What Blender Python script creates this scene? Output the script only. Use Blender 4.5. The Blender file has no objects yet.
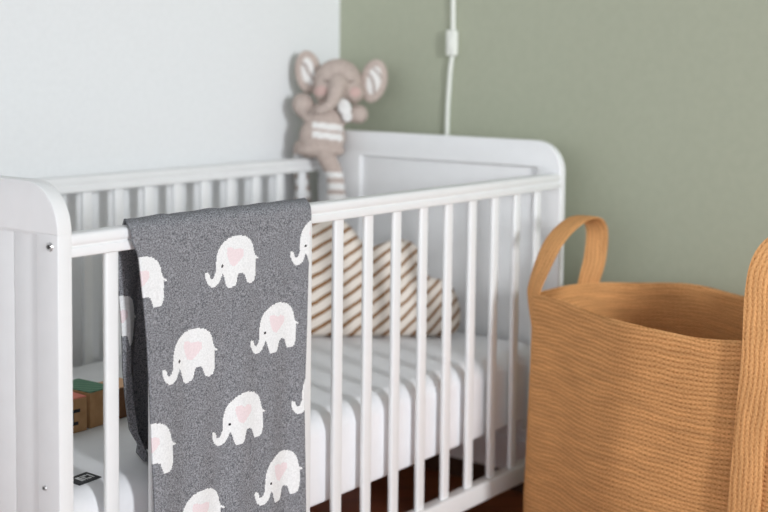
import bpy, bmesh, math, random
import numpy as np
from mathutils import Vector, Matrix
random.seed(3)
S = bpy.context.scene
COL = S.collection

# ------------------------------------------------------------------ camera
CX, CY, CZ, YAW, PIT, ROL, F, PPY = -0.95344, -1.23756, 1.01315, 0.65731, 0.07445, 0.01175, 1247.68, 157.70
fw = Vector((math.cos(PIT)*math.cos(YAW), math.cos(PIT)*math.sin(YAW), -math.sin(PIT)))
rt = Vector((math.sin(YAW), -math.cos(YAW), 0))
up = rt.cross(fw)
r2 = rt*math.cos(ROL) + up*math.sin(ROL)
u2 = -rt*math.sin(ROL) + up*math.cos(ROL)
cam_data = bpy.data.cameras.new('camera')
cam = bpy.data.objects.new('camera', cam_data)
COL.objects.link(cam)
m = Matrix((r2, u2, -fw)).transposed().to_4x4()
m.translation = (CX, CY, CZ)
cam.matrix_world = m
cam_data.sensor_width = 36
cam_data.lens = F/768*36
cam_data.shift_y = -(256-PPY)/768
cam_data.clip_start = 0.05
cam_data.dof.use_dof = True
cam_data.dof.focus_distance = 1.74
cam_data.dof.aperture_fstop = 3.2
S.camera = cam

# ------------------------------------------------------------------ world, window light, exposure
S.view_settings.view_transform = 'Standard'
S.view_settings.look = 'None'
S.view_settings.gamma = 1
S.view_settings.exposure = 0.22
w = bpy.data.worlds.new('room_daylight'); S.world = w
w.use_nodes = True
w.node_tree.nodes['Background'].inputs[0].default_value = (0.92, 0.96, 1.0, 1)
AMB0, AMB1 = 0.17, 2.35                                # the open side of the room: bright towards the left rear, dim elsewhere
wt = w.node_tree
wg = wt.nodes.new('ShaderNodeTexCoord'); wd = wt.nodes.new('ShaderNodeVectorMath'); wd.operation = 'DOT_PRODUCT'
wd.inputs[1].default_value = Vector((-0.90, -0.40, 0.0)).normalized()
def wmath(op, a, v, clamp=False):
    n = wt.nodes.new('ShaderNodeMath'); n.operation = op; n.use_clamp = clamp
    wt.links.new(a, n.inputs[0]); n.inputs[1].default_value = v; return n.outputs[0]
wo = wmath('POWER', wmath('MAXIMUM', wd.outputs['Value'], 0.0), 2.0)
wz = wt.nodes.new('ShaderNodeSeparateXYZ'); wt.links.new(wg.outputs['Generated'], wz.inputs[0])
wq = wmath('MULTIPLY', wmath('ADD', wz.outputs['Z'], -0.10), 1/0.24)
wq = wmath('MULTIPLY', wmath('POWER', wmath('ABSOLUTE', wq, 0.0), 2.0), -1.0)
wexp = wt.nodes.new('ShaderNodeMath'); wexp.operation = 'EXPONENT'; wt.links.new(wq, wexp.inputs[0])
wb = wt.nodes.new('ShaderNodeMath'); wb.operation = 'MULTIPLY'; wt.links.new(wo, wb.inputs[0]); wt.links.new(wexp.outputs[0], wb.inputs[1])
wo = wmath('ADD', wmath('MULTIPLY', wb.outputs[0], AMB1), AMB0)
wt.links.new(wg.outputs['Generated'], wd.inputs[0])
wt.links.new(wo, wt.nodes['Background'].inputs[1])
TH, EL, DIST = math.radians(73), math.radians(12), 5.0
ld = Vector((math.cos(TH)*math.cos(EL), math.sin(TH)*math.cos(EL), -math.sin(EL)))
la = bpy.data.lights.new('window_light', 'AREA')
la.shape = 'RECTANGLE'; la.size = 0.42; la.size_y = 0.9
la.energy = 122; la.color = (0.94, 0.972, 1.0)
lo = bpy.data.objects.new('window_light', la); COL.objects.link(lo)
lo.location = Vector((0.75, 0.15, 0.6)) - ld*DIST
lo.rotation_euler = (-ld).to_track_quat('Z', 'Y').to_euler()

# ------------------------------------------------------------------ materials
def srgb(r, g, b):
    f = lambda c: (c/255/12.92) if c/255 <= 0.04045 else ((c/255+0.055)/1.055)**2.4
    return (f(r), f(g), f(b), 1)

def mat(name, col, rough=0.5, spec=0.5):
    mt = bpy.data.materials.new(name); mt.use_nodes = True
    b = mt.node_tree.nodes['Principled BSDF']
    b.inputs['Base Color'].default_value = col
    b.inputs['Roughness'].default_value = rough
    b.inputs['Specular IOR Level'].default_value = spec
    return mt

class NT:
    def __init__(self, mt): self.t = mt.node_tree; self.b = self.t.nodes['Principled BSDF']
    def n(self, kind, **kw):
        nd = self.t.nodes.new(kind)
        for k, v in kw.items():
            if k.startswith('i_'): nd.inputs[k[2:].replace('_', ' ')].default_value = v
            else: setattr(nd, k, v)
        return nd
    def l(self, a, ao, b, bi): self.t.links.new(a.outputs[ao], b.inputs[bi])
    def math(self, op, a, b=None, v=None):
        nd = self.t.nodes.new('ShaderNodeMath'); nd.operation = op
        self.t.links.new(a, nd.inputs[0])
        if b is not None: self.t.links.new(b, nd.inputs[1])
        elif v is not None: nd.inputs[1].default_value = v
        return nd.outputs[0]

def noise_mat(name, c1, c2, scale, rough=0.8, bump=0.0, spec=0.3, coord='Object', lo=0.35, hi=0.65, dist=0.001):
    mt = mat(name, c1, rough, spec); N = NT(mt)
    tc = N.n('ShaderNodeTexCoord')
    nz = N.n('ShaderNodeTexNoise'); nz.inputs['Scale'].default_value = scale; nz.inputs['Detail'].default_value = 4
    N.l(tc, coord, nz, 'Vector')
    rp = N.n('ShaderNodeValToRGB'); rp.color_ramp.elements[0].position = lo; rp.color_ramp.elements[1].position = hi
    rp.color_ramp.elements[0].color = c1; rp.color_ramp.elements[1].color = c2
    N.l(nz, 'Fac', rp, 'Fac'); N.l(rp, 'Color', N.b, 'Base Color')
    if bump:
        bp = N.n('ShaderNodeBump'); bp.inputs['Strength'].default_value = bump; bp.inputs['Distance'].default_value = dist
        N.l(nz, 'Fac', bp, 'Height'); N.l(bp, 'Normal', N.b, 'Normal')
    return mt

M = {}
M['wall_white'] = noise_mat('white_wall_paint', (0.80, 0.81, 0.82, 1), (0.82, 0.83, 0.84, 1), 90, 0.9, 0.05)
M['wall_green'] = noise_mat('sage_green_wall_paint', srgb(169, 173, 153), srgb(172, 176, 156), 60, 0.85, 0.05)
M['cot'] = noise_mat('white_cot_lacquer', (0.83, 0.835, 0.84, 1), (0.85, 0.855, 0.86, 1), 30, 0.38, 0.0, 0.4)
M['sheet'] = noise_mat('white_cotton_sheet', (0.84, 0.84, 0.86, 1), (0.88, 0.88, 0.90, 1), 14, 0.9, 0.25, 0.1, dist=0.006)
M['chrome'] = mat('brushed_steel', (0.6, 0.6, 0.6, 1), 0.3); M['chrome'].node_tree.nodes['Principled BSDF'].inputs['Metallic'].default_value = 1
M['dark'] = mat('dark_recess', (0.03, 0.03, 0.03, 1), 0.6)
M['black'] = mat('black_woven_label', (0.012, 0.013, 0.016, 1), 0.7)
M['whiteprint'] = mat('white_print', (0.75, 0.75, 0.75, 1), 0.7)
M['grey_knit'] = noise_mat('heather_grey_knit', srgb(88, 89, 94), srgb(162, 163, 168), 520, 0.95, 0.3, 0.1, lo=0.34, hi=0.66, dist=0.0015)
M['white_knit'] = noise_mat('white_knit', srgb(228, 229, 230), srgb(243, 244, 245), 420, 0.95, 0.35, 0.1, dist=0.0015)
M['pink_knit'] = noise_mat('pale_pink_knit', srgb(232, 217, 220), srgb(240, 225, 228), 420, 0.95, 0.35, 0.1, dist=0.0015)
M['black_knit'] = mat('black_knit', (0.01, 0.01, 0.012, 1), 0.9)
M['plush'] = noise_mat('taupe_plush_knit', srgb(180, 164, 156), srgb(196, 181, 172), 160, 0.95, 0.3, 0.1)
M['plush_white'] = noise_mat('white_plush', srgb(224, 222, 220), srgb(238, 236, 234), 120, 0.95, 0.2, 0.1)
M['plush_pink'] = mat('pink_plush', srgb(200, 170, 163), 0.95)
M['plush_dark'] = mat('brown_thread', srgb(96, 82, 76), 0.9)
M['cord'] = mat('off_white_plastic', srgb(232, 234, 226), 0.45)
M['kraft'] = noise_mat('kraft_wood', srgb(176, 134, 92), srgb(190, 148, 106), 60, 0.8)
M['coral'] = mat('coral_red_paint', srgb(226, 128, 108), 0.7)
M['shaded_side'] = noise_mat('wood_with_painted_shade', srgb(104, 72, 50), srgb(124, 88, 62), 60, 0.8)  # block sides lying in shadow; the shade is put into this darker brown
M['orange'] = mat('light_orange_paint', srgb(222, 174, 134), 0.7)
M['baseboard'] = noise_mat('dark_wood_baseboard', srgb(66, 44, 32), srgb(80, 54, 40), 30, 0.6)

def green_stripes():
    mt = mat('green_striped_paint', srgb(60, 120, 88), 0.7); N = NT(mt)
    tc = N.n('ShaderNodeTexCoord'); wv = N.n('ShaderNodeTexWave'); wv.inputs['Scale'].default_value = 40
    wv.bands_direction = 'DIAGONAL'
    N.l(tc, 'Object', wv, 'Vector')
    rp = N.n('ShaderNodeValToRGB'); rp.color_ramp.elements[0].color = srgb(48, 100, 72); rp.color_ramp.elements[1].color = srgb(104, 150, 120)
    N.l(wv, 'Fac', rp, 'Fac'); N.l(rp, 'Color', N.b, 'Base Color'); return mt
M['green_top'] = green_stripes()

def floor_mat():
    mt = mat('red_brown_parquet', srgb(120, 62, 36), 0.35, 0.5); N = NT(mt)
    tc = N.n('ShaderNodeTexCoord'); mp = N.n('ShaderNodeMapping'); mp.inputs['Rotation'].default_value = (0, 0, math.radians(45))
    N.l(tc, 'Object', mp, 'Vector')
    bk = N.n('ShaderNodeTexBrick')
    bk.inputs['Scale'].default_value = 1.0
    bk.inputs['Brick Width'].default_value = 0.42; bk.inputs['Row Height'].default_value = 0.07; bk.inputs['Mortar Size'].default_value = 0.0012
    bk.inputs['Color1'].default_value = srgb(190, 108, 70); bk.inputs['Color2'].default_value = srgb(166, 92, 58); bk.inputs['Mortar'].default_value = srgb(30, 16, 10)
    N.l(mp, 'Vector', bk, 'Vector')
    nz = N.n('ShaderNodeTexNoise'); nz.inputs['Scale'].default_value = 9
    mp2 = N.n('ShaderNodeMapping'); mp2.inputs['Scale'].default_value = (1, 14, 1); N.l(mp, 'Vector', mp2, 'Vector'); N.l(mp2, 'Vector', nz, 'Vector')
    mx = N.n('ShaderNodeMix'); mx.data_type = 'RGBA'; mx.blend_type = 'MULTIPLY'; mx.inputs[0].default_value = 0.5
    N.l(bk, 'Color', mx, 6); N.l(nz, 'Color', mx, 7)
    N.l(mx, 2, N.b, 'Base Color'); return mt
M['floor'] = floor_mat()

def jute(name, pitch, c1, c2, c3, along_v=True):
    """Rows of braided jute; UV is in metres (u round the basket, v up)."""
    mt = mat(name, c1, 0.95, 0.1); N = NT(mt)
    tc = N.n('ShaderNodeTexCoord'); sx = N.n('ShaderNodeSeparateXYZ'); N.l(tc, 'UV', sx, 'Vector')
    nzw = N.n('ShaderNodeTexNoise'); nzw.inputs['Scale'].default_value = 9; nzw.inputs['Detail'].default_value = 2; N.l(tc, 'UV', nzw, 'Vector')
    U, V = sx.outputs['X'], sx.outputs['Y']
    off = N.math('MULTIPLY', nzw.outputs['Fac'], v=0.022)
    Vw = N.math('ADD', V, off)
    row = N.math('DIVIDE', Vw, v=pitch)
    fr = N.math('FRACT', row)
    tri = N.math('ABSOLUTE', N.math('SUBTRACT', fr, v=0.5))            # 0 mid row, .5 at the seam
    rowh = N.math('SUBTRACT', N.math('MULTIPLY', tri, v=2.0), v=1.0)   # -1 mid, 0 seam
    rowh = N.math('MULTIPLY', rowh, v=-1.0)                            # 1 mid, 0 seam
    # slanted stitches: u +/- v
    st = N.math('ADD', N.math('DIVIDE', U, v=pitch*1.1), N.math('MULTIPLY', tri, v=1.6))
    sf = N.math('ABSOLUTE', N.math('SUBTRACT', N.math('FRACT', st), v=0.5))
    sf = N.math('MULTIPLY', sf, v=0.9)
    nz = N.n('ShaderNodeTexNoise'); nz.inputs['Scale'].default_value = 300; nz.inputs['Detail'].default_value = 3; N.l(tc, 'UV', nz, 'Vector')
    h = N.math('ADD', N.math('ADD', N.math('POWER', rowh, v=0.5), sf), N.math('MULTIPLY', nz.outputs['Fac'], v=1.7))
    h = N.math('MULTIPLY', h, v=0.4)
    rp = N.n('ShaderNodeValToRGB'); e = rp.color_ramp.elements
    e[0].position = 0.28; e[0].color = c2; e[1].position = 0.84; e[1].color = c3
    k = rp.color_ramp.elements.new(0.5); k.color = c1
    N.t.links.new(h, rp.inputs['Fac'])
    big = N.n('ShaderNodeTexNoise'); big.inputs['Scale'].default_value = 30; big.inputs['Detail'].default_value = 5
    mpb = N.n('ShaderNodeMapping'); mpb.inputs['Scale'].default_value = (0.4, 3.0, 1); N.l(tc, 'UV', mpb, 'Vector'); N.l(mpb, 'Vector', big, 'Vector')
    hs = N.n('ShaderNodeHueSaturation'); N.l(rp, 'Color', hs, 'Color')
    N.t.links.new(N.math('ADD', N.math('MULTIPLY', big.outputs['Fac'], v=0.7), v=0.66), hs.inputs['Value'])
    N.l(hs, 'Color', N.b, 'Base Color')
    bp = N.n('ShaderNodeBump'); bp.inputs['Strength'].default_value = 0.7; bp.inputs['Distance'].default_value = 0.002
    N.t.links.new(h, bp.inputs['Height']); N.l(bp, 'Normal', N.b, 'Normal')
    return mt
JC = (srgb(188, 130, 79), srgb(110, 66, 33), srgb(226, 170, 114))
M['jute'] = jute('woven_jute', 0.0075, *JC)
M['jute_strap'] = jute('woven_jute_strap', 0.0075, srgb(198, 140, 88), srgb(134, 84, 45), srgb(228, 172, 116))

def cushion_mat():
    mt = mat('cream_cotton_with_brown_stripes', srgb(232, 222, 212), 0.9, 0.1); N = NT(mt)
    tc = N.n('ShaderNodeTexCoord'); sx = N.n('ShaderNodeSeparateXYZ'); N.l(tc, 'UV', sx, 'Vector')
    nz = N.n('ShaderNodeTexNoise'); nz.inputs['Scale'].default_value = 22; nz.inputs['Detail'].default_value = 3; N.l(tc, 'UV', nz, 'Vector')
    a = N.math('SUBTRACT', sx.outputs['Y'], N.math('MULTIPLY', sx.outputs['X'], v=0.55))
    a = N.math('SUBTRACT', a, N.math('MULTIPLY', N.math('MULTIPLY', sx.outputs['X'], sx.outputs['X']), v=1.1))
    a = N.math('ADD', a, N.math('MULTIPLY', nz.outputs['Fac'], v=0.010))
    fr = N.math('FRACT', N.math('DIVIDE', a, v=0.0275))
    t = N.math('ABSOLUTE', N.math('SUBTRACT', fr, v=0.5))
    rp = N.n('ShaderNodeValToRGB'); e = rp.color_ramp.elements
    e[0].position = 0.11; e[0].color = srgb(132, 88, 46); e[1].position = 0.18; e[1].color = srgb(236, 226, 216)
    k = e.new(0.135); k.color = srgb(176, 140, 100)
    N.t.links.new(t, rp.inputs['Fac']); N.l(rp, 'Color', N.b, 'Base Color'); return mt
M['cushion'] = cushion_mat()

# ------------------------------------------------------------------ helpers
def link(name, me, mats, parent=None):
    o = bpy.data.objects.new(name, me); COL.objects.link(o)
    for mm in (mats if isinstance(mats, (list, tuple)) else [mats]): me.materials.append(mm)
    if parent is not None: o.parent = parent
    return o
def smooth(me, ang=40):
    for p in me.polygons: p.use_smooth = True
    try: me.set_sharp_from_angle(angle=math.radians(ang))
    except Exception: pass
def tag(o, label, cat, group=None):
    o['label'] = label; o['category'] = cat
    if group: o['group'] = group
    return o
def empty(name, loc):
    o = bpy.data.objects.new(name, None); COL.objects.link(o); o.location = loc; o.empty_display_size = 0.05
    return o
def bm_box(bm, x0, x1, y0, y1, z0, z1, bev=0.0, seg=3):
    t = bmesh.new()
    bmesh.ops.create_cube(t, size=1)
    for v in t.verts:
        v.co = Vector((x0+(v.co.x+.5)*(x1-x0), y0+(v.co.y+.5)*(y1-y0), z0+(v.co.z+.5)*(z1-z0)))
    if bev: bmesh.ops.bevel(t, geom=t.edges[:], offset=bev, segments=seg, profile=0.5, affect='EDGES')
    me = bpy.data.meshes.new('t'); t.to_mesh(me); t.free(); bm.from_mesh(me); bpy.data.meshes.remove(me)
def box(name, x0, x1, y0, y1, z0, z1, mt, parent=None, bev=0.0, seg=3):
    bm = bmesh.new(); bm_box(bm, x0, x1, y0, y1, z0, z1, bev, seg)
    me = bpy.data.meshes.new(name); bm.to_mesh(me); bm.free()
    if bev: smooth(me, 50)
    return link(name, me, mt, parent)
def from_bm(name, bm, mt, parent=None, sm=True, ang=50):
    me = bpy.data.meshes.new(name); bmesh.ops.recalc_face_normals(bm, faces=bm.faces[:]); bm.to_mesh(me); bm.free()
    if sm: smooth(me, ang)
    return link(name, me, mt, parent)
def prism_yz(bm, pts, x0, x1, bev=0.0, seg=3):
    """Extrude a (y,z) outline along x, optionally rounding its rims."""
    t = bmesh.new()
    a = [t.verts.new((x0, y, z)) for y, z in pts]; b = [t.verts.new((x1, y, z)) for y, z in pts]
    fa = t.faces.new(a); fb = t.faces.new(b[::-1]); n = len(pts)
    for i in range(n): t.faces.new((a[i], b[i], b[(i+1) % n], a[(i+1) % n]))
    bmesh.ops.recalc_face_normals(t, faces=t.faces[:])
    if bev:
        es = list({e for f in (fa, fb) for e in f.edges})
        bmesh.ops.bevel(t, geom=es, offset=bev, segments=seg, profile=0.5, affect='EDGES')
    me = bpy.data.meshes.new('t'); t.to_mesh(me); t.free(); bm.from_mesh(me); bpy.data.meshes.remove(me)
def tube(name, pts, r, mt, parent=None, res=10):
    cu = bpy.data.curves.new(name, 'CURVE'); cu.dimensions = '3D'
    sp = cu.splines.new('NURBS'); sp.points.add(len(pts)-1)
    for p, q in zip(sp.points, pts): p.co = (*q, 1)
    sp.use_endpoint_u = True; sp.order_u = 4; sp.resolution_u = 8
    cu.bevel_depth = r; cu.bevel_resolution = 4; cu.use_fill_caps = True
    o = bpy.data.objects.new('tmp', cu); COL.objects.link(o)
    dg = bpy.context.evaluated_depsgraph_get()
    me = bpy.data.meshes.new_from_object(o.evaluated_get(dg)); bpy.data.objects.remove(o)
    me.name = name; me.materials.clear(); smooth(me, 80)
    return link(name, me, mt, parent)
def struct(o): o['kind'] = 'structure'; return o

# ------------------------------------------------------------------ room
GX, WY, FZ = 1.364, 0.69, 0.08
struct(box('floor', -2.6, GX+.12, -3.4, WY+.12, FZ-.1, FZ, M['floor']))
struct(box('wall_left', -2.6, GX+.12, WY, WY+.12, FZ, 2.5, M['wall_white']))
struct(box('wall_right', GX, GX+.12, -3.4, WY, FZ, 2.5, M['wall_green']))
struct(box('baseboard_left', -2.6, GX-.012, WY-.012, WY, FZ, FZ+.06, M['baseboard'], bev=.003))
struct(box('baseboard_right', GX-.012, GX, -3.4, WY, FZ, FZ+.06, M['baseboard'], bev=.003))

# ------------------------------------------------------------------ cot
L, W, T, ZP, ZR = 1.25, 0.640, 0.0216, 0.8639, 0.800
cot = empty('baby_cot', (L/2, W/2, 0))
cot.location = (0, 0, 0)
tag(cot, 'white wooden baby cot with slatted sides standing in the corner', 'cot')
def arc(cy, cz, r, a0, a1, n=14):
    return [(cy+r*math.cos(math.radians(a0+(a1-a0)*i/n)), cz+r*math.sin(math.radians(a0+(a1-a0)*i/n))) for i in range(n+1)]
def end_panel(x0, inner):
    """frame with rounded shoulders; 'inner' = +1 when the inset is on the +x face"""
    R = 0.062
    bm = bmesh.new()
    x1 = x0+T
    # stiles down to the floor, rounded shoulders and top rail, cut as one outline with an opening
    out = [(0, FZ), (0, ZP-R)] + arc(R, ZP-R, R, 180, 90)[1:] + arc(W-R, ZP-R, R, 90, 0) + [(W, FZ)]
    if inner > 0: sr, sl, zt = 0.042, W-0.042, 0.800
    else: sr, sl, zt = 0.055, W-0.125, 0.809
    zb = 0.17
    # outline goes up the outside then back down round the opening: an arch, closed by the lower rail
    inn = [(sl, FZ), (sl, zt), (sr, zt), (sr, FZ)]
    zs = 0.800; k0 = [i for i, p in enumerate(out) if p[1] > zs][0]; k1 = [i for i, p in enumerate(out) if p[1] > zs][-1]
    if inner > 0:
        prism_yz(bm, [(0, zs+.0002)]+out[k0:k1+1]+[(W, zs+.0002)], x0, x1, 0.0010)
        for a, b in ((0, sr), (sl, W)): bm_box(bm, x0, x1, a, b, FZ, zs-.0002, .0010)
        bm_box(bm, x0+.0008, x1-.0008, .0008, W-.0008, zs-.002, zs+.002)
    else:
        prism_yz(bm, out+inn, x0, x1, 0.0035)
    bm_box(bm, x0+.001, x1-.001, sr-.004, sl+.004, zb, zb+.07, .0025)
    fr = from_bm('end_panel', bm, M['cot'], cot)
    # inset board with tongue-and-groove lines
    bm = bmesh.new()
    d = 0.0075
    if inner > 0:
        edges = [sr-.002, 0.091] + [0.091+0.0765*k for k in range(1, 7)] + [sl+.002]
        for a, b in zip(edges[:-1], edges[1:]):
            bm_box(bm, x0+.0022, x1-d, a+.0003, b-.0003, zb+.06, zt+.002, .0012, 2)
    else:
        bm_box(bm, x0+d+.002, x1-.003, sr-.002, sl+.002, zb+.06, zt+.002, .0012, 2)
    from_bm('inset_board', bm, M['cot'], fr)
    return fr, x0, x1
near, _, _ = end_panel(0.0, 1)
far, _, _ = end_panel(L-T, -1)
# barrel bolts on the outer stile of the near end
for (z, y, r) in ((0.785, 0.0155, 0.0062), (0.479, 0.029, 0.0036)):
    bm = bmesh.new()
    bmesh.ops.create_cone(bm, cap_ends=True, segments=24, radius1=r, radius2=r*.85, depth=.0022)
    for v in bm.verts: v.co = Matrix.Rotation(-math.pi/2, 4, 'Y') @ v.co
    bmesh.ops.translate(bm, verts=bm.verts, vec=(-.0008, y, z))
    b = from_bm('bolt', bm, M['chrome'], near)
    bm = bmesh.new()
    bmesh.ops.create_cone(bm, cap_ends=True, segments=6, radius1=r*.5, radius2=r*.5, depth=.001)
    for v in bm.verts: v.co = Matrix.Rotation(-math.pi/2, 4, 'Y') @ v.co
    bmesh.ops.translate(bm, verts=bm.verts, vec=(-.0021, y, z))
    bm2 = bm; bmesh.ops.recalc_face_normals(bm2, faces=bm2.faces[:])
    me = b.data; me.materials.append(M['dark'])
    t = bmesh.new(); t.from_mesh(me); n0 = len(t.faces)
    tm = bpy.data.meshes.new('t'); bm2.to_mesh(tm); bm2.free(); t.from_mesh(tm); t.faces.ensure_lookup_table()
    for f in t.faces[n0:]: f.material_index = 1
    t.to_mesh(me); t.free(); bpy.data.meshes.remove(tm)
RT = 0.026
def rail_top(y0):
    bm = bmesh.new()
    g = 0.7835
    # two glued bands with a fine groove between them
    bm_box(bm, T-.003, L-T+.003, y0, y0+RT, g+.0006, ZR, .005)
    bm_box(bm, T-.003, L-T+.003, y0, y0+RT, 0.770, g-.0006, .0022)
    bm_box(bm, T-.003, L-T+.003, y0+.002, y0+RT-.002, g-.003, g+.003)
    return from_bm('top_rail', bm, M['cot'], cot)
def rail_low(y0):
    return box('bottom_rail', T-.003, L-T+.003, y0, y0+RT, 0.1996, 0.2359, M['cot'], cot, bev=.004)
for y0 in (0.0, W-RT): rail_top(y0); rail_low(y0)
def slat_mesh():
    bm = bmesh.new(); bm_box(bm, -.0112, .0112, -.0045, .0045, 0.232, 0.774, .0036, 3)
    me = bpy.data.meshes.new('slat'); bm.to_mesh(me); bm.free(); smooth(me, 60); me.materials.append(M['cot']); return me
sm_ = slat_mesh()
for side in (RT/2, W-RT/2):
    for k in range(15):
        o = bpy.data.objects.new('slat', sm_); COL.objects.link(o); o.parent = cot
        o.location = (0.0928+0.0762*k, side, 0)
box('mattress_base', T+.002, L-T-.002, 0.06, W-0.06, 0.296, 0.310, M['cot'], cot, bev=.002)
for (a, b) in ((T-.002, T+.03), (L-T-.03, L-T+.002)):
    box('base_cleat', a, b, 0.06, W-0.06, 0.27, 0.297, M['cot'], cot, bev=.002)

# ------------------------------------------------------------------ mattress
def rounded_slab(x0, x1, y0, y1, z0, z1, r, n=46, ny=24):
    bm = bmesh.new(); bm_box(bm, x0, x1, y0, y1, z0, z1, r, 6)
    return bm
bm = rounded_slab(T+.006, L-T-.006, 0.0285, W-0.033, 0.3105, 0.455, 0.036)
mx0, mx1, my0, my1, mr, mz0, mz1 = T+.006, L-T-.006, .0285, W-.033, .036, .3105, .455
bm.free(); bm = bmesh.new()
def ring_at(ins, z):                                 # rounded plan outline, 'ins' inside the full size
    rc = .036; P = []
    for (cx_, cy_, a0) in ((mx1-rc, my1-rc, 0), (mx0+rc, my1-rc, 90), (mx0+rc, my0+rc, 180), (mx1-rc, my0+rc, 270)):
        for i in range(9):
            a = math.radians(a0+90*i/8); P.append(bm.verts.new((cx_+(rc-ins)*math.cos(a), cy_+(rc-ins)*math.sin(a), z)))
    return P
prof = [(.006, mz0), (.0015, mz0+.0015), (0, mz0+.006)] + [(0, mz0+.05), (0, mz1-mr)] + [(mr*.98*(1-math.cos(math.radians(a))), mz1-mr+mr*math.sin(math.radians(a))) for a in range(10, 91, 8)]
rings = [ring_at(a, z) for a, z in prof]
for r0, r1 in zip(rings[:-1], rings[1:]):
    for i in range(len(r0)):
        j = (i+1) % len(r0); bm.faces.new((r0[i], r0[j], r1[j], r1[i]))
bm.faces.new(rings[-1]); bm.faces.new(rings[0][::-1])
mattress = from_bm('mattress', bm, M['sheet'], None, ang=80)
tag(mattress, 'white cotton covered mattress lying inside the cot', 'mattress')
# woven care label lying on the near corner
def flat_poly(bm, pts, h, mi=0):
    a = [bm.verts.new(p) for p in pts]; b = [bm.verts.new((p[0], p[1], p[2]+h)) for p in pts]
    f = [bm.faces.new(b), bm.faces.new(a[::-1])]
    n = len(pts)
    for i in range(n): f.append(bm.faces.new((a[i], a[(i+1) % n], b[(i+1) % n], b[i])))
    for q in f: q.material_index = mi
def lab(u, v): # u along x, v toward the wall
    return (0.077+0.040*u, 0.058+0.032*v+0.004*u, 0.4551)
bm = bmesh.new()
flat_poly(bm, [lab(0, 0), lab(1, 0), lab(1, 1), lab(0, 1)], .0009)
for (u0, u1, v0, v1) in ((.30, .36, .25, .75), (.40, .46, .25, .75), (.36, .40, .62, .75), (.52, .58, .25, .75), (.62, .74, .25, .38), (.62, .74, .62, .75), (.80, .86, .25, .75)):
    a = [lab(u0, v0), lab(u1, v0), lab(u1, v1), lab(u0, v1)]
    flat_poly(bm, [(p[0], p[1], p[2]+.0009) for p in a], .0004, 1)
from_bm('care_label', bm, [M['black'], M['whiteprint']], mattress, sm=False)['label'] = 'small black woven label with white print'

# ------------------------------------------------------------------ striped cloud cushion
out = [(-.17, .02), (-.175, .09), (-.165, .17), (-.13, .23), (-.07, .262), (-.01, .264), (.04, .252), (.078, .226), (.096, .201),
       (.118, .185), (.139, .190), (.164, .200), (.189, .200), (.211, .190), (.221, .17), (.227, .138), (.243, .122), (.268, .116),
       (.290, .098), (.303, .064), (.304, .03), (.292, .006), (.263, .0), (.20, .0), (.13, .0), (.06, .0), (-.02, .0), (-.10, .0), (-.15, .004)]
def resample(P, n, closed=True):
    P = np.array(P, float); Q = np.vstack([P, P[:1]]) if closed else P
    # Catmull-Rom
    pts = []
    m_ = len(P)
    for i in range(m_ if closed else m_-1):
        p0, p1, p2, p3 = (P[(i-1) % m_], P[i], P[(i+1) % m_], P[(i+2) % m_]) if closed else (P[max(i-1, 0)], P[i], P[i+1], P[min(i+2, m_-1)])
        for t in np.linspace(0, 1, 12, endpoint=False):
            pts.append(.5*((2*p1)+(-p0+p2)*t+(2*p0-5*p1+4*p2-p3)*t*t+(-p0+3*p1-3*p2+p3)*t**3))
    if not closed: pts.append(P[-1])
    pts = np.array(pts)
    if closed: pts = np.vstack([pts, pts[:1]])
    s = np.concatenate([[0], np.cumsum(np.linalg.norm(np.diff(pts, axis=0), axis=1))])
    q = np.linspace(0, s[-1], n+1 if closed else n)
    res = np.stack([np.interp(q, s, pts[:, k]) for k in range(pts.shape[1])], 1)
    return res[:-1] if closed else res
def cushion():
    ring = resample(out, 120); c = np.array((0.06, 0.095))
    bm = bmesh.new(); uvl = bm.loops.layers.uv.new('UVMap'); NR = 22; H = 0.042
    V = {}
    def vert(side, k, i):
        r = k/NR
        if k == NR: key = (0, k, i)
        elif k == 0: key = (side, 0, 0)
        else: key = (side, k, i)
        if key not in V:
            p = c+(ring[i]-c)*r
            th = H*(1-r**2.6)**.55 if r < 1 else 0
            V[key] = (bm.verts.new((p[0], p[1], side*th)), p)
        return V[key][0]
    for side in (1, -1):
        for k in range(NR):
            for i in range(120):
                j = (i+1) % 120
                if k == 0: vs = [vert(side, 0, 0), vert(side, 1, i), vert(side, 1, j)]
                else: vs = [vert(side, k, i), vert(side, k+1, i), vert(side, k+1, j), vert(side, k, j)]
                if side < 0: vs = vs[::-1]
                f = bm.faces.new(vs)
                for lp in f.loops: lp[uvl].uv = (lp.vert.co.x, lp.vert.co.y)
    # piping seam round the rim
    return bm
A0 = Vector((.968, .425, .4565)); dv = Vector((.652, -.758, 0)); nv = Vector((-.758, -.652, 0)); tl = math.radians(15)
uv_ = Vector((0, 0, 1))*math.cos(tl) - nv*math.sin(tl); nn = dv.cross(uv_)
cm = cushion(); me = bpy.data.meshes.new('cushion'); bmesh.ops.recalc_face_normals(cm, faces=cm.faces[:]); cm.to_mesh(me); cm.free(); smooth(me, 180)
cush = link('cushion', me, M['cushion'])
mw = Matrix((dv, uv_, nn)).transposed().to_4x4(); mw.translation = A0 + Vector((-.012, -.010, 0.0)); cush.matrix_world = mw
tag(cush, 'cloud-shaped cream cushion with hand-painted brown stripes propped up on the mattress', 'cushion')

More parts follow.
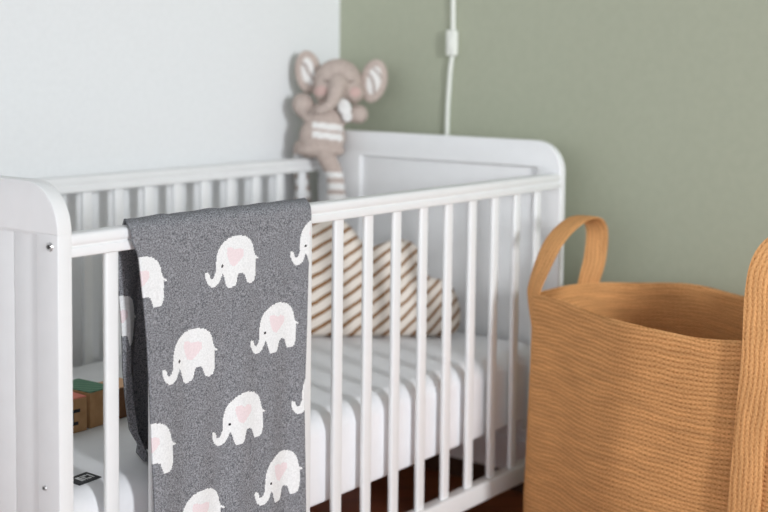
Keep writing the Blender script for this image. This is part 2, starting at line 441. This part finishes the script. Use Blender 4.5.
# ------------------------------------------------------------------ toy blocks on the mattress
def block(name, x, y, sx, sy, sz, rz, side, top, label, mark=False):
    e = empty(name, (x, y, 0.4552)); e.rotation_euler = (0, 0, rz)
    box('block_body', -sx/2, sx/2, -sy/2, sy/2, 0, sz-.0012, side, e, bev=.0016)
    box('block_top', -sx/2+.0008, sx/2-.0008, -sy/2+.0008, sy/2-.0008, sz-.0014, sz, top, e)
    if mark:
        bm = bmesh.new()
        for (a, b, z0, z1) in ((-.004, .002, .012, .036), (-.004, .013, .031, .036), (-.004, .010, .012, .017)):
            bm_box(bm, a, b, -sy/2-.0006, -sy/2+.0004, z0, z1)
        from_bm('printed_mark', bm, M['black'], e, sm=False)['label'] = 'black printed mark'
    tag(e, label, 'toy block', 'toy blocks on the mattress'); return e
block('toy_block', 0.219, 0.276, .052, .052, .053, math.radians(-3), M['kraft'], M['coral'], 'brown wooden toy block with a coral red top, beside the near end of the cot', True)
block('toy_block', 0.273, 0.292, .050, .080, .056, math.radians(4), M['kraft'], M['green_top'], 'brown wooden toy block with a striped green top')
block('toy_block', 0.329, 0.282, .052, .052, .050, math.radians(-2), M['shaded_side'], M['orange'], 'toy block with shade painted into its dark brown sides and a light orange top, next to the grey blanket')

# ------------------------------------------------------------------ elephant blanket over the near rail
ELE = [(-0.0689, -0.0462), (-0.0669, -0.0449), (-0.0624, -0.0464), (-0.06, -0.0506), (-0.0594, -0.0545), (-0.0555, -0.0555), (-0.052, -0.0527), (-0.0484, -0.0455), (-0.0484, -0.0368), (-0.0466, -0.025), (-0.043, -0.0167), (-0.0355, -0.0088), (-0.0248, -0.0027), (-0.0125, 0.0002), (0.0, 0.0), (0.0126, -0.0031), (0.0216, -0.0094), (0.0261, -0.0177), (0.0281, -0.0269), (0.0301, -0.0316), (0.0369, -0.0358), (0.0353, -0.0372), (0.0307, -0.0358), (0.0308, -0.0486), (0.0302, -0.0599), (0.0271, -0.068), (0.021, -0.0699), (0.0123, -0.0695), (0.0104, -0.0652), (0.0066, -0.0557), (0.0018, -0.0536), (-0.0045, -0.0537), (-0.0066, -0.0563), (-0.0097, -0.067), (-0.0128, -0.071), (-0.0246, -0.0719), (-0.0283, -0.0689), (-0.0323, -0.0563), (-0.0353, -0.0504), (-0.0384, -0.0555), (-0.0429, -0.0626), (-0.0504, -0.067), (-0.0579, -0.0665), (-0.0645, -0.0612), (-0.0686, -0.0527)]
HEART = [(-0.0254, -0.0159), (-0.0171, -0.0159), (-0.0099, -0.0193), (-0.0015, -0.018), (0.0064, -0.0211), (0.0064, -0.0289), (-0.0014, -0.0358), (-0.0117, -0.0428), (-0.0201, -0.0398), (-0.0241, -0.0309), (-0.0266, -0.0223)]
EYE = (-0.036, -0.0398)
APEX = [(0.3057, 0.7711), (0.2225, 0.6522), (0.3908, 0.663), (0.3157, 0.546), (0.3959, 0.4406), (0.2332, 0.4262), (0.13, 0.7614), (0.1386, 0.5394), (0.4804, 0.7806), (0.4808, 0.556), (0.318, 0.325)]
def inside(poly, X, Y):
    r = np.zeros(X.shape, bool); n = len(poly)
    for i in range(n):
        x1, y1 = poly[i]; x2, y2 = poly[(i+1) % n]
        if y1 == y2: continue
        c = ((y1 > Y) != (y2 > Y)) & (X < (x2-x1)*(Y-y1)/(y2-y1)+x1); r ^= c
    return r
def blanket():
    # path across the rail: a list of (y, z) from the tail inside the cot, over the rail, down the front
    yb = RT+.006
    back = [(yb+.030, .458), (yb+.028, .54), (yb+.022, .63), (yb+.016, .70), (yb+.007, .76), (yb+.001, .788)]
    top = arc(yb-.010, .7935, .012, 10, 90, 6) + arc(.005, .7925, .013, 92, 176, 7)
    front = [(-.0090, .780), (-.0095, .74), (-.0105, .66), (-.012, .56), (-.013, .46), (-.014, .36), (-.015, .25)]
    path = np.array(back+top+front)
    NV, NU = 560, 222
    pp = resample(path, NV, closed=False)
    s = np.concatenate([[0], np.cumsum(np.linalg.norm(np.diff(pp, axis=0), axis=1))])
    it = int(np.argmax(pp[:, 1])); isfront = np.arange(NV) > it
    zz = pp[:, 1]
    lx = np.where(isfront, np.interp(zz, [.25, .334, .42, .504, .571, .651, .705, .758, .775, .80], [.137, .136, .135, .133, .132, .130, .1255, .1205, .1145, .105]),
                  np.interp(zz, [.47, .50, .60, .66, .72, .80], [.170, .156, .137, .130, .125, .104]))
    rx = np.where(isfront, np.interp(zz, [.25, .334, .431, .508, .613, .704, .764, .80], [.443, .441, .438, .437, .444, .450, .457, .459]),
                  np.interp(zz, [.47, .80], [.452, .480]))
    over = np.clip((zz-.770)/.018, 0, 1)
    lx = lx*(1-over)+over*np.interp(pp[:, 0], [-.009, .0, .032], [.110, .109, .131])
    rx = rx*(1-over)+over*np.interp(pp[:, 0], [-.009, .0, .032], [.459, .462, .488])
    U = np.linspace(0, 1, NU)
    X = lx[:, None]+(rx-lx)[:, None]*U[None, :]
    Y = np.repeat(pp[:, :1], NU, 1); Z = np.repeat(pp[:, 1:2], NU, 1)
    # soft drape: shallow vertical folds that grow towards the hem, small creases over the rail
    hang = np.clip((.80-Z)/.4, 0, 1)
    sgn = np.where(isfront, -1, 1)[:, None]
    Y += sgn*hang*(.003*(1+np.sin(X*38+.6+Z*3))+.002*(1+np.sin(X*91+2.1-Z*5)))
    tailbow = np.where(isfront[:, None], 0, hang*.065*np.clip((X-lx[:, None]-.014)/.03, 0, 1)-.018*np.clip(hang*3, 0, 1))
    Y += tailbow*np.where(isfront[:, None], 0, 1)
    nearleft = np.clip(1-(X-lx[:, None])/.03, 0, 1)
    Y += np.where(isfront[:, None], -.004*nearleft*hang, 0)
    ontop = np.exp(-((s-s[it])/.012)**2)[:, None]
    Z += ontop*(.0012+.0022*np.exp(-((X-.185)/.012)**2)+.0018*np.exp(-((X-.262)/.02)**2)+.0008*np.sin(X*120))
    # hem of the tail sags in a curve
    tail = np.where(isfront[:, None], 0, np.clip((.56-Z)/.09, 0, 1))
    Z += tail*(.02*np.clip(1-U[None, :]/.10, 0, 1)**2)
    co = np.stack([X, Y, Z], 2).reshape(-1, 3)
    i = np.arange((NV-1)*(NU-1)); a = (i//(NU-1))*NU+i % (NU-1)
    faces = np.stack([a, a+1, a+NU+1, a+NU], 1)
    # knitted-in pattern: one face = one stitch
    xc = .25*(X[:-1, :-1]+X[1:, :-1]+X[:-1, 1:]+X[1:, 1:]); zc = .25*(Z[:-1, :-1]+Z[1:, :-1]+Z[:-1, 1:]+Z[1:, 1:])
    mi = np.zeros(xc.shape, np.int32); fr = (np.arange(NV-1) > it+9)[:, None]
    for ax, az in APEX:
        u, v = xc-ax, zc-az
        mi[fr & inside(ELE, u, v)] = 1
        mi[fr & inside(HEART, u, v)] = 2
        mi[fr & ((u-EYE[0])**2+(v-EYE[1])**2 < .0021**2)] = 3
    bk = (np.arange(NV-1) < it-9)[:, None]
    for ax, az in [(.1330, .703)]:
        u, v = xc-ax, zc-az
        mi[bk & inside(ELE, u, v)] = 1; mi[bk & inside(HEART, u, v)] = 2
    me = bpy.data.meshes.new('blanket')
    me.from_pydata(co.tolist(), [], faces.tolist())
    me.polygons.foreach_set('material_index', mi.reshape(-1)); me.update()
    o = link('blanket', me, [M['grey_knit'], M['white_knit'], M['pink_knit'], M['black_knit']])
    for p in me.polygons: p.use_smooth = True
    sd = o.modifiers.new('thickness', 'SOLIDIFY'); sd.thickness = .003; sd.offset = 0
    return o
bl = blanket()
tag(bl, 'grey knitted baby blanket with white elephants draped over the cot rail', 'blanket')

# ------------------------------------------------------------------ stuffed elephant in the corner
def ellipsoid(bm, c, r, rot=None, seg=24):
    t = bmesh.new(); bmesh.ops.create_uvsphere(t, u_segments=seg, v_segments=seg//2+2, radius=1)
    mtx = Matrix.Translation(c) @ (rot or Matrix.Identity(4)) @ Matrix.Diagonal((*r, 1))
    bmesh.ops.transform(t, matrix=mtx, verts=t.verts)
    me = bpy.data.meshes.new('t'); t.to_mesh(me); t.free(); bm.from_mesh(me); bpy.data.meshes.remove(me)
def chain(bm, pts, rad, n=10):
    P = resample(pts, n*len(pts), closed=False); R = np.interp(np.linspace(0, 1, len(P)), np.linspace(0, 1, len(rad)), rad)
    for p, r in zip(P, R): ellipsoid(bm, p, (r, r, r), seg=14)
def fused(name, bm, voxel, mats, parent, it=4, matf=None):
    me = bpy.data.meshes.new(name); bm.to_mesh(me); bm.free()
    o = bpy.data.objects.new('tmp', me); COL.objects.link(o)
    rm = o.modifiers.new('r', 'REMESH'); rm.mode = 'VOXEL'; rm.voxel_size = voxel
    s_ = o.modifiers.new('s', 'SMOOTH'); s_.iterations = it; s_.factor = .5
    dg = bpy.context.evaluated_depsgraph_get()
    m2 = bpy.data.meshes.new_from_object(o.evaluated_get(dg)); bpy.data.objects.remove(o); bpy.data.meshes.remove(me)
    m2.name = name; m2.materials.clear()
    for p in m2.polygons:
        p.use_smooth = True
        if matf: p.material_index = matf(p.center, p.normal)
    return link(name, m2, mats, parent)
SC = 1/440.0
el = empty('stuffed_elephant', (1.172, 0.584, 0.804))
vd = Vector((.76, .65, 0)).normalized()       # away from the camera
er = Vector((vd.y, -vd.x, 0))                  # picture right
mw = Matrix((er, vd, Vector((0, 0, 1)))).transposed().to_4x4(); mw = mw @ Matrix.Rotation(math.radians(-7), 4, 'X'); mw.translation = el.location; el.matrix_world = mw
tag(el, 'taupe stuffed toy elephant with striped legs sitting astride the cot rail in the corner', 'stuffed toy')
def px(a, b, d=0.0): # photo offsets to the toy's own frame
    return (float((a-321)*SC), float(d), float((156.5-b)*SC))
# torso, head, trunk and arms are one sewn body
bm = bmesh.new()
ellipsoid(bm, px(323, 136), (.052, .036, .049))
ellipsoid(bm, px(327, 119), (.043, .032, .042))
ellipsoid(bm, px(321, 150), (.055, .034, .018))
ellipsoid(bm, px(338, 81), (.054, .042, .051))
ellipsoid(bm, px(325, 92, -.008), (.026, .030, .024)); ellipsoid(bm, px(353, 93, -.008), (.026, .030, .024))
chain(bm, [px(338, 84, -.036), px(336, 94, -.050), px(332, 104, -.054), px(326, 110, -.054), px(320, 112, -.050)], [.021, .018, .0145, .0115, .010])
chain(bm, [px(315, 120), px(309, 113, .004), px(304, 105, .010)], [.019, .019, .025]); ellipsoid(bm, px(303, 103, .012), (.0235, .018, .0235))
chain(bm, [px(344, 115), px(352, 114, -.008), px(359, 114, -.012)], [.018, .018, .021])
def body_mat(c, n):
    X, Y, Z = c
    bx, bz = X/SC+321, 156.5-Z/SC
    if Y < 0 and 313 < bx < 343:
        t = bz - .10*(bx-328)
        if 123.8 < t < 130 or 133 < t < 139.5: return 1
    if Y < -.015 and ((bx-321)/6.5)**2+((bz-92)/5)**2 < 1: return 2
    if Y < -.015 and ((bx-355)/5.5)**2+((bz-93)/5)**2 < 1: return 2
    return 0
body = fused('body', bm, .0024, [M['plush'], M['plush_white'], M['plush_pink']], el, 4, body_mat)
# ears: flattened pads with a paler patterned lining
def ear(cx_, cy_, rx, rz, tilt, dd=0.0, name='ear'):
    bm = bmesh.new(); R = Matrix.Rotation(tilt, 4, 'Y')
    ellipsoid(bm, px(cx_, cy_, .004+dd), (rx, .011, rz), R, 32)
    e = from_bm(name, bm, M['plush'], el, ang=180)
    bm = bmesh.new(); ellipsoid(bm, px(cx_, cy_, -.0035+dd), (rx*.56, .0055, rz*.66), R, 28)
    from_bm('ear_lining', bm, M['lining'], e, ang=180)['label'] = 'white patterned ear lining'
def lining():
    mt = mat('white_grey_zigzag_lining', srgb(220, 216, 212), .95); N = NT(mt)
    tc = N.n('ShaderNodeTexCoord'); wv = N.n('ShaderNodeTexWave'); wv.inputs['Scale'].default_value = 18; wv.inputs['Distortion'].default_value = 6; wv.inputs['Detail'].default_value = 0
    wv.bands_direction = 'DIAGONAL'
    N.l(tc, 'Object', wv, 'Vector')
    rp = N.n('ShaderNodeValToRGB'); rp.color_ramp.elements[0].position = .1; rp.color_ramp.elements[0].color = srgb(168, 154, 148); rp.color_ramp.elements[1].position = .35; rp.color_ramp.elements[1].color = srgb(226, 223, 220)
    N.l(wv, 'Fac', rp, 'Fac'); N.l(rp, 'Color', N.b, 'Base Color'); return mt
M['lining'] = lining()
ear(308.5, 71, .030, .050, math.radians(-8), .020); ear(373.5, 80, .031, .050, math.radians(12))
# closed stitched eyes
for ex in (327.5, 350):
    pts = [px(ex-3.5+7*t, 81.5+3*(1-(2*t-1)**2)*.6, 0) for t in np.linspace(0, 1, 7)]
    P = []
    for (a, b, c) in pts:
        q = np.array([a-px(338, 81)[0], c-px(338, 81)[2]]); k = 1-(q[0]/.054)**2-(q[1]/.051)**2
        P.append((a, -.042*math.sqrt(max(k, .05))-.001, c))
    tube('eye', P, .0011, M['plush_dark'], body)['label'] = 'closed stitched eyelid'
# white scarf corner under the chin
bm = bmesh.new()
ellipsoid(bm, px(344, 108, -.036), (.016, .008, .021), Matrix.Rotation(math.radians(-25), 4, 'Y'))
ellipsoid(bm, px(347, 117, -.030), (.012, .008, .013))
fused('neck_bow', bm, .0025, [M['plush_white']], el, 3)['label'] = 'white fabric bow under the chin'
# legs: one hangs behind the rail, one inside the cot
inv = mw.inverted()
def legs(path, r, s0):
    bm = bmesh.new(); P = [tuple(inv @ Vector(v)) for v in path]
    chain(bm, P, [r*.95, r*.92, r], 7)
    c = Vector(P[-1]); ellipsoid(bm, tuple(c+Vector((0, -.004, -.004))), (r*1.12, r*1.15, r))
    z1, z0 = P[0][2], c.z
    def mf(p, n):
        t = (z1-p[2])/(z1-z0)
        if t > 1.16: return 2
        return 1 if (t > s0 and math.sin((t-s0)*2*math.pi/.27) > -.25) else 0
    return fused('leg', bm, .003, [M['plush'], M['plush_white'], M['plush_dark']], el, 3, mf)
legs([(1.158, .612, .824), (1.176, .646, .822), (1.196, .663, .775), (1.204, .663, .712)], .0185, .12)
legs([(1.170, .570, .812), (1.186, .553, .765), (1.188, .550, .716)], .0215, .42)

# ------------------------------------------------------------------ light cable with inline switch on the green wall
gx = GX-.0055
cbl = empty('pendant_cable', (GX, .36, 0))
cbl.location = (0, 0, 0)
tag(cbl, 'white electric cable with inline switch hanging down the green wall', 'cable')
tube('cable', [(gx, .361, 2.5), (gx, .361, 1.9), (gx, .360, 1.4), (gx, .3575, 1.20), (gx, .3560, 1.13), (gx, .3555, 1.10), (gx, .3555, 1.09), (gx, .3555, 1.034), (gx-.001, .361, 1.01), (gx, .3635, .97), (gx, .367, .93), (gx, .368, .88), (gx, .3675, .82), (gx, .366, .6), (gx, .366, .34)], .0052, M['cord'], cbl)
bm = bmesh.new(); bm_box(bm, gx-.013, gx+.0045, .3415, .3685, 1.0335, 1.0925, .006, 4)
sw = from_bm('inline_switch', bm, M['cord'], cbl)
box('switch_rocker', gx-.0150, gx-.012, .350, .360, 1.050, 1.076, M['cord'], sw, bev=.0018)

# ------------------------------------------------------------------ jute storage basket
bk = empty('storage_basket', (1.02, -.33, 0))
bk.location = (0, 0, 0)
tag(bk, 'tall woven jute storage basket with two strap handles beside the cot', 'basket')
rim = [(.967, -.097), (.934, -.173), (.898, -.251), (.858, -.340), (.846, -.440), (.841, -.540), (.838, -.605), (.868, -.655), (.97, -.650), (1.08, -.570), (1.165, -.455), (1.215, -.380), (1.243, -.300), (1.240, -.215), (1.205, -.128), (1.12, -.092), (1.035, -.080)]
NB = 200
rp_ = resample(rim, NB)
cen = rp_.mean(0)
base = [( .985, -.083), (.947, -.16), (.895, -.25), (.865, -.33), (.845, -.430), (.838, -.530), (.838, -.610), (.875, -.655), (.98, -.645), (1.08, -.570), (1.17, -.46), (1.22, -.38), (1.245, -.30), (1.245, -.21), (1.21, -.125), (1.13, -.085), (1.05, -.065)]
bp_ = resample(base, NB)
def basket_wall(off=0.0, z0=FZ+.003, z1=.600, nz=70):
    bm = bmesh.new(); uvl = bm.loops.layers.uv.new('UVMap')
    per = np.concatenate([[0], np.cumsum(np.linalg.norm(np.diff(np.vstack([rp_, rp_[:1]]), axis=0), axis=1))])
    rows = []
    for k in range(nz+1):
        t = k/nz; z = z0+(z1-z0)*t
        q = bp_*(1-t)+rp_*t
        bul = 1+.018*math.sin(math.pi*t)**1.0*(1-t*.6)
        q = cen+(q-cen)*bul
        # foot rounds in
        if t < .06: q = cen+(q-cen)*(1-.05*(1-t/.06)**2)
        d = q-cen; ln = np.linalg.norm(d, axis=1, keepdims=True)
        a = np.arange(NB)
        wob = .0035*np.sin(a*2*math.pi/NB*5+z*9)*math.sin(math.pi*min(1, t*1.1)) + .002*np.sin(a*2*math.pi/NB*11-z*23)*(1-t)
        # a shallow vertical crease where the front face bends
        ic = 62
        q = q+d/ln*(wob[:, None]-off)
        rim_shade_lift = np.exp(-((np.arctan2(q[:, 1]+.36, q[:, 0]-1.03)+1.30)/.52)**2)  # unseen far end of the rim, raised to keep window light off the inside
        zr = z+.10*rim_shade_lift*t**3+(.0035*np.sin(a*2*math.pi/NB*3+.8)+.002*np.sin(a*2*math.pi/NB*7))*t**4
        rows.append([bm.verts.new((q[i, 0], q[i, 1], zr[i])) for i in range(NB)])
    for k in range(nz):
        for i in range(NB):
            j = (i+1) % NB
            f = bm.faces.new((rows[k][i], rows[k][j], rows[k+1][j], rows[k+1][i]))
            for lp, (ii, kk) in zip(f.loops, ((i, k), (i+1, k), (i+1, k+1), (i, k+1))):
                lp[uvl].uv = (per[ii], z0+(z1-z0)*kk/nz)
    return bm, rows, uvl
bm, ro, uvl = basket_wall(0)
# inner skin, rolled rim and floor
th = .007
inner = []
for k in range(len(ro)):
    row = []
    for v in ro[k]:
        d = Vector((cen[0]-v.co.x, cen[1]-v.co.y, 0)).normalized(); row.append(bm.verts.new(v.co+d*th+Vector((0, 0, .008 if k == 0 else 0))))
    inner.append(row)
per = [0.0]
for i in range(NB): per.append(per[-1]+float(np.linalg.norm(rp_[(i+1) % NB]-rp_[i])))
for k in range(len(ro)-1):
    for i in range(NB):
        j = (i+1) % NB
        f = bm.faces.new((inner[k][j], inner[k][i], inner[k+1][i], inner[k+1][j]))
        for lp, (ii, kk) in zip(f.loops, ((i+1, k), (i, k), (i, k+1), (i+1, k+1))): lp[uvl].uv = (per[ii], .6*kk/70)
crest = [bm.verts.new((a.co+b.co)/2+Vector((0, 0, .0035))) for a, b in zip(ro[-1], inner[-1])]
for i in range(NB):
    j = (i+1) % NB
    for r0, r1 in ((ro[-1], crest), (crest, inner[-1])):
        f = bm.faces.new((r0[i], r0[j], r1[j], r1[i]))
        for lp, (ii, kk) in zip(f.loops, ((i, 0), (i+1, 0), (i+1, 1), (i, 1))): lp[uvl].uv = (per[ii], .602+.003*kk)
for r0 in (ro[0], inner[0][::-1]):
    f = bm.faces.new(r0[::-1])
    for lp in f.loops: lp[uvl].uv = (lp.vert.co.x, lp.vert.co.y)
me = bpy.data.meshes.new('basket_body'); bmesh.ops.recalc_face_normals(bm, faces=bm.faces[:]); bm.to_mesh(me); bm.free(); smooth(me, 70)
link('basket_body', me, M['jute'], bk)
def strap(name, path, wdir, width, thick=.006):
    """Flat strap: centre path, direction of its width at each point."""
    n = 110
    P = resample(path, n, closed=False); q = np.linspace(0, 1, len(wdir)); Wd = np.stack([np.interp(np.linspace(0, 1, n), q, np.array(wdir)[:, k]) for k in range(3)], 1)
    bm = bmesh.new(); uvl = bm.loops.layers.uv.new('UVMap'); NC = 8
    s = np.concatenate([[0], np.cumsum(np.linalg.norm(np.diff(P, axis=0), axis=1))])
    secs = []
    for i in range(n):
        t = Vector(P[min(i+1, n-1)]-P[max(i-1, 0)]).normalized(); wv = Vector(Wd[i]); wv = (wv-t*wv.dot(t)).normalized(); nv_ = t.cross(wv)
        sec = []
        for c in range(NC+1): sec.append((wv*(c/NC-.5)*width + nv_*thick*.5*(1-.7*abs(2*c/NC-1)**4), c/NC*width))
        for c in range(NC, -1, -1): sec.append((wv*(c/NC-.5)*width - nv_*thick*.5*(1-.7*abs(2*c/NC-1)**4), c/NC*width))
        secs.append([(bm.verts.new(Vector(P[i])+o), uu) for o, uu in sec])
    m_ = len(secs[0])
    for i in range(n-1):
        for c in range(m_):
            d = (c+1) % m_
            f = bm.faces.new((secs[i][c][0], secs[i][d][0], secs[i+1][d][0], secs[i+1][c][0]))
            for lp, (ii, cc) in zip(f.loops, ((i, c), (i, d), (i+1, d), (i+1, c))): lp[uvl].uv = (s[ii], secs[ii][cc][1])
    bm.faces.new([v for v, _ in secs[0]]); bm.faces.new([v for v, _ in secs[-1]][::-1])
    bmesh.ops.recalc_face_normals(bm, faces=bm.faces[:])
    me = bpy.data.meshes.new(name); bm.to_mesh(me); bm.free(); smooth(me, 60)
    return link(name, me, M['jute_strap'], bk)
# handle towards the cot
strap('handle', [(.998, -.083, .46), (.994, -.084, .52), (.984, -.085, .575), (.973, -.096, .615), (.988, -.108, .665), (1.018, -.112, .700), (1.065, -.113, .722), (1.110, -.114, .732), (1.148, -.115, .726), (1.172, -.114, .700), (1.174, -.110, .65), (1.170, -.102, .61), (1.170, -.090, .56), (1.170, -.084, .48)],
      [(-.8, -.3, 0), (-.8, -.4, 0), (-.5, -.8, 0), (-.2, -1, .0), (.0, -1, 0), (.15, -1, 0), (.3, -1, 0), (.6, -.8, 0), (.9, -.4, 0), (1, -.2, 0)], .042)
# handle at the other end
strap('handle', [(.828, -.550, .30), (.826, -.556, .40), (.828, -.562, .52), (.832, -.566, .60), (.840, -.564, .67), (.852, -.568, .725), (.878, -.585, .757), (.925, -.605, .772), (.985, -.622, .768), (1.03, -.622, .745), (1.048, -.616, .70), (1.050, -.612, .64), (1.052, -.609, .52), (1.054, -.607, .42)],
      [(.02, -1, 0), (.02, -1, 0), (.02, -1, 0), (.1, -1, 0), (.2, -1, 0), (.2, -1, 0), (.1, -1, 0), (-.2, -1, 0), (-.6, -.8, 0), (-.8, -.6, 0), (-.8, -.6, 0)], .050)
